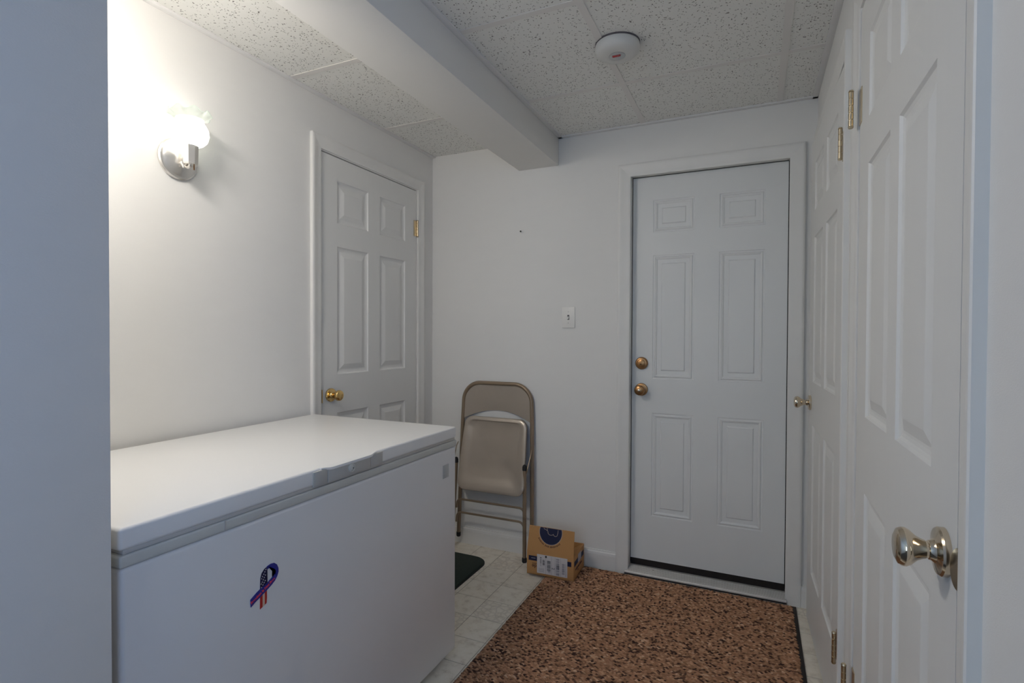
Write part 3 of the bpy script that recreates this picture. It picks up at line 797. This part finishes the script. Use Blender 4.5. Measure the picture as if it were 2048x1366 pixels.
# ------------------------------------------------------------------ folding chair leaning on the back wall
CX = -1.331
ch = tag(empty('folding_chair', (CX, 2.63, 0)), 'folded taupe steel folding chair leaning against the back wall', 'chair')
def cp(x, y, z): return (x - CX, y - 2.63, z)
my = lambda z: 2.676 + .0345 * z
main = [cp(-1.563, my(.068), .068), cp(-1.549, my(.74), .74), cp(-1.541, my(.948), .948), cp(-1.121, my(.948), .948), cp(-1.113, my(.74), .74), cp(-1.101, my(.068), .068)]
fr = tube('main_frame', round_path(main, [0, 0, .125, .125, 0, 0], 14), .0112, M['chair_tube'], ch, 16)
for x in (-1.563, -1.101): lathe('foot_cap', [(0, -.018), (.010, -.018), (.0128, -.013), (.0128, .008), (0, .008)], cp(x, my(.068), .068), (0, 0, 1), M['rubber'], fr, 16)
ly = lambda z: 2.618 + .040 * z
for s, xt, xb in ((-1, -1.556, -1.572), (1, -1.129, -1.1195)):
    lg = tube('rear_leg', [cp(xb, ly(.012), .012), cp(xt, ly(.50), .50)], .0105, M['chair_tube'], ch, 16)
    lathe('foot_cap', [(0, 0), (.0105, 0), (.0132, .004), (.0132, .024), (.011, .026), (0, .026)], cp(xb, ly(.0), .0), (0, 0, 1), M['rubber'], lg, 16)
    lathe('end_cap', [(0, -.004), (.0125, -.004), (.0125, .014), (.010, .022), (.005, .027), (0, .028)], cp(xt, ly(.495), .495), (0, 0, 1), M['rubber'], lg, 16)
    tube('hinge_link', round_path([cp(xt + s * .010, ly(.47), .472), cp(xt + s * .016, ly(.5), .50), cp(xt + s * .022, 2.676, .575), cp(xt + s * .018, 2.692, .60)], .01, 4), .0028, M['chair_tube'], lg, 8)
for zt, ze in ((.286, .235), (.212, .155)):
    y = ly(zt); xl, xr = -1.548, -1.125
    tube('cross_bar', round_path([cp(xl, y, ze), cp(xl + .006, y, zt), cp(xr - .006, y, zt), cp(xr, y, ze)], [0, .045, .045, 0], 8), .0058, M['chair_tube'], ch, 10)
# pressed sheet seat, folded up between the tubes
def seat_y(z): return 2.606 + (z - .355) / .395 * .078
def seat_ring(sc, off, dz=0):
    pts = []
    for x, y in rrect(.5, .5, .12, 8):
        z = .5535 + y * sc * .405 + dz
        hw = (.415 - (z - .355) / .4 * .030)
        px = x
        pts.append((px * sc * hw, seat_y(z) + off - 2.63, z))
    return pts
def rings_mesh(name, rings, m, parent):
    v = [p for r in rings for p in r]; n = len(rings[0]); f = []
    for k in range(len(rings) - 1):
        for i in range(n): f.append((k * n + i, k * n + (i + 1) % n, (k + 1) * n + (i + 1) % n, (k + 1) * n + i))
    f.append(tuple(range(n))); f.append(tuple((len(rings) - 1) * n + i for i in range(n)))
    return from_data(name, v, f, m, parent)
rings_mesh('seat', [seat_ring(.96, .017), seat_ring(1.0, .015), seat_ring(1.0, .004), seat_ring(.985, .0005), seat_ring(.95, -.001), seat_ring(.91, -.001), seat_ring(.84, .003, .012), seat_ring(.78, .0085, .020), seat_ring(.70, .012, .024), seat_ring(.45, .0165, .022), seat_ring(.15, .018, .020)], M['chair'], ch)
# curved back panel filling the bend of the frame
NU, NV = 28, 12
hw0 = .212
v = []; f = []
def top_z(x):
    a = abs(x)
    if a < .085: return .944
    t = min(1, (a - .085) / (hw0 - .085 + .001)); return .944 - .125 * (1 - math.sqrt(max(0, 1 - t * t)))
for side in (0, 1):
    for i in range(NU + 1):
        x = -hw0 + 2 * hw0 * i / NU; uu = x / hw0
        zb = .738 + .056 * (1 - uu * uu); zt = top_z(x)
        for j in range(NV + 1):
            z = zb + (zt - zb) * j / NV
            bow = .017 * (1 - uu * uu) * (1 - .55 * (j / NV))
            v.append((x, my(z) - .004 + bow - 2.63 + (.0022 if side else 0), z))
n1 = (NU + 1) * (NV + 1)
for side in (0, 1):
    for i in range(NU):
        for j in range(NV):
            q = side * n1 + i * (NV + 1) + j; f.append((q, q + NV + 1, q + NV + 2, q + 1))
def border():
    idx = [i * (NV + 1) for i in range(NU + 1)] + [NU * (NV + 1) + j for j in range(1, NV + 1)] + [i * (NV + 1) + NV for i in range(NU - 1, -1, -1)] + [j for j in range(NV - 1, 0, -1)]
    return idx
bd = border()
for a, b in zip(bd, bd[1:] + bd[:1]): f.append((a, b, n1 + b, n1 + a))
from_data('backrest', v, f, M['chair'], ch)

# ------------------------------------------------------------------ cardboard carton
BXo = (-.928, 2.585, .0125)
bx_ = tag(empty('cardboard_box', BXo, R(2.0)), 'open brown cardboard carton with navy printing and shipping label beside the folding chair', 'box')
bw, bd_, bh, ct = .123, .098, .118, .004          # half width, half depth, height, board thickness
box('bottom', -bw, bw, -bd_, bd_, 0, ct, M['card'], bx_)
fw = box('front_wall', -bw, bw, -bd_, -bd_ + ct, 0, bh, M['card'], bx_, bev=.001)
box('back_wall', -bw, bw, bd_ - ct, bd_, 0, bh, M['card_in'], bx_, bev=.001)
rw = box('side_wall', bw - ct, bw, -bd_ + ct, bd_ - ct, 0, bh, M['card'], bx_, bev=.001)
box('side_wall', -bw, -bw + ct, -bd_ + ct, bd_ - ct, 0, bh, M['card'], bx_, bev=.001)
# inner flap lying half folded inside
from_data('side_flap', [(bw - ct, -bd_ + .01, bh), (bw - ct, bd_ - .01, bh), (bw - .085, bd_ - .018, bh - .046), (bw - .085, -bd_ + .018, bh - .046), (bw - ct, -bd_ + .01, bh - .003), (bw - ct, bd_ - .01, bh - .003), (bw - .085, bd_ - .018, bh - .049), (bw - .085, -bd_ + .018, bh - .049)],
          [(0, 1, 2, 3), (4, 5, 6, 7), (0, 1, 5, 4), (1, 2, 6, 5), (2, 3, 7, 6), (3, 0, 4, 7)], M['card_in'], bx_, smooth=False)
# upright front flap leaning a little back
fl_root = from_data('front_flap', [(x, y + o_, z) for o_ in (0, .0035) for x, y, z in ((-bw + .001, -bd_, bh), (bw - .001, -bd_, bh), (bw - .003, -bd_ + .022, bh + .119), (-bw + .006, -bd_ + .022, bh + .121))],
          [(0, 1, 2, 3), (4, 5, 6, 7), (0, 1, 5, 4), (1, 2, 6, 5), (2, 3, 7, 6), (3, 0, 4, 7)], M['card'], bx_, smooth=False)
def on_flap(x, h, off=.0004):      # point on the flap's outer face, h above the fold
    return (x, -bd_ + .022 * h / .12 - off, bh + h)
def flat(name, pts, m, parent, flip=False):
    return from_data(name, pts, [tuple(range(len(pts)))], m, parent, smooth=False, recalc=False)
# navy roundel cut by the flap's upper edge, with two pale outlined lobes
cxr, chh, rr_ = -.002, .1005, .0585
flc = []
a0 = math.asin(min(1, (.1185 - chh) / rr_))
for rad, nm, mm, off in ((rr_ + .003, 'roundel_border', 'pale_print', .0003), (rr_, 'roundel', 'navy', .0005)):
    pts = []
    a0 = math.asin((.1195 - chh) / rad)
    for k in range(41):
        a = PI - a0 + (PI + 2 * a0) * k / 40
        pts.append(on_flap(cxr + rad * math.cos(a), chh + rad * math.sin(a), off))
    flat(nm, pts, M[mm], fl_root)
def flap_line(name, pts2, wd, m, off=.0008):
    bm = bmesh.new()
    L = []; 
    for i, (x, h) in enumerate(pts2):
        x0, h0 = pts2[max(i - 1, 0)]; x1, h1 = pts2[min(i + 1, len(pts2) - 1)]
        d = math.hypot(x1 - x0, h1 - h0) or 1; nx_, nh = -(h1 - h0) / d, (x1 - x0) / d
        L.append((bm.verts.new(on_flap(x + nx_ * wd / 2, h + nh * wd / 2, off)), bm.verts.new(on_flap(x - nx_ * wd / 2, h - nh * wd / 2, off))))
    for p, q in zip(L, L[1:]): bm.faces.new((p[0], p[1], q[1], q[0]))
    me = bpy.data.meshes.new(name); bm.to_mesh(me); bm.free()
    return link(name, me, M[m], fl_root)
lob = [(-.022, .119), (-.020, .108), (-.016, .101)] + [(-.001 + .0165 * math.cos(a), .101 + .0135 * math.sin(a)) for a in [PI + PI * .82 * k / 10 for k in range(1, 11)]] + \
      [(.023 + .0115 * math.cos(a), .0965 + .0115 * math.sin(a)) for a in [PI * 1.05 + PI * .75 * k / 10 for k in range(11)]] + [(.0355, .104), (.036, .116)]
flap_line('roundel_outline', lob, .0022, 'pale_print')
flap_line('roundel_outline', [(-.040, .1185), (-.036, .112), (-.030, .1125), (-.024, .108), (-.021, .106)], .002, 'pale_print')
# worn arc of small lettering below the roundel: only strokes can be made out
for k in range(25):
    if k in (8, 13): continue
    a = PI * (1.165 + .59 * k / 24)
    x, h = cxr + (rr_ + .0110) * math.cos(a), chh + (rr_ + .0110) * math.sin(a)
    ln = .0056 if k % 3 else .0085
    flap_line('letter_stroke', [(x - ln * .5 * math.cos(a), h - ln * .5 * math.sin(a)), (x + ln * .5 * math.cos(a), h + ln * .5 * math.sin(a))], .0030, 'print')
# front wall print: navy band, shipping label with bars, upside-down letters
def fq(name, x0, x1, z0, z1, m, parent, off=.0005):
    y = -bd_ - off
    return flat(name, [(x0, y, z0), (x1, y, z0), (x1, y, z1), (x0, y, z1)], m, parent)
fq('navy_band', -bw + .010, bw - .012, .070, .094, M['navy'], fw)
fq('band_mark', -.099, -.076, .081, .0845, M['ink_grey'], fw, .0008)
lb = fq('shipping_label', -.068, .091, .012, .107, M['label'], fw, .0010)
def bars(x0, x1, z0, z1, n, m='ink', horizontal=True, duty=.55):
    zz = z0; rr2 = random.Random(int(x0 * 1e4) + n)
    st = (z1 - z0) / n
    for k in range(n):
        d = st * duty * rr2.uniform(.5, 1.5)
        fq('bar', x0, x1, z0 + k * st, z0 + k * st + d, M[m], lb, .0014)
bars(-.0145, .004, .030, .083, 14, 'ink'); bars(-.010, .003, .022, .030, 2, 'ink_grey')
bars(.033, .050, .016, .100, 18, 'ink_grey', duty=.7); bars(.034, .050, .048, .066, 4, 'ink')
bars(.063, .077, .026, .078, 12, 'ink_grey', duty=.75)
bars(-.038, -.027, .054, .083, 8, 'ink'); bars(-.052, -.044, .050, .096, 7, 'ink', duty=.4); bars(-.060, -.030, .020, .042, 5, 'ink_grey', duty=.3)
for x in (.0075, .027, .056, -.022): fq('rule_line', x, x + .0012, .014, .104, M['ink_grey'], lb, .0013)
fq('rule_line', .082, .084, .016, .080, M['ink_grey'], lb, .0013)
fq('black_square', -.025, -.016, .094, .104, M['black_ink'], lb, .0014)
frm = Matrix.Translation((.0175, -bd_ - .0016, .046)) @ Matrix.Rotation(R(90), 4, 'X')
text_mesh('label_number', '2', .021, M['ink'], lb, frm @ Matrix.Rotation(R(-90), 4, 'Z'), ext=.0001)
frm = Matrix.Translation((-.083, -bd_ - .0008, .043)) @ Matrix.Rotation(R(90), 4, 'X') @ Matrix.Rotation(R(180), 4, 'Z')
text_mesh('lettering', 'de', .026, M['print'], fw, frm, ext=.0001, bold=.0003)
fq('letter_stroke', -.094, -.070, .0555, .058, M['print'], fw, .0007)
# right wall print
def sq(name, y0, y1, z0, z1, m, off=.0005, sh=0.0):
    x = bw + off
    return flat(name, [(x, y0, z0), (x, y1, z0 + sh), (x, y1, z1 + sh), (x, y0, z1)], m, rw)
sq('navy_band', -bd_ + .010, bd_ - .012, .066, .092, M['navy'])
sq('tape_patch', -.022, .038, .064, .106, M['tape'], .0009)
for k, (y0, y1) in enumerate(((-.066, -.052), (-.049, -.030), (-.026, .006), (.010, .030), (.033, .050))):
    sq('letter_stroke', y0, y1, .040, .050 + .002 * (k % 2), M['print'], .0007)
sq('letter_stroke', -.028, -.012, .026, .034, M['print'], .0007)
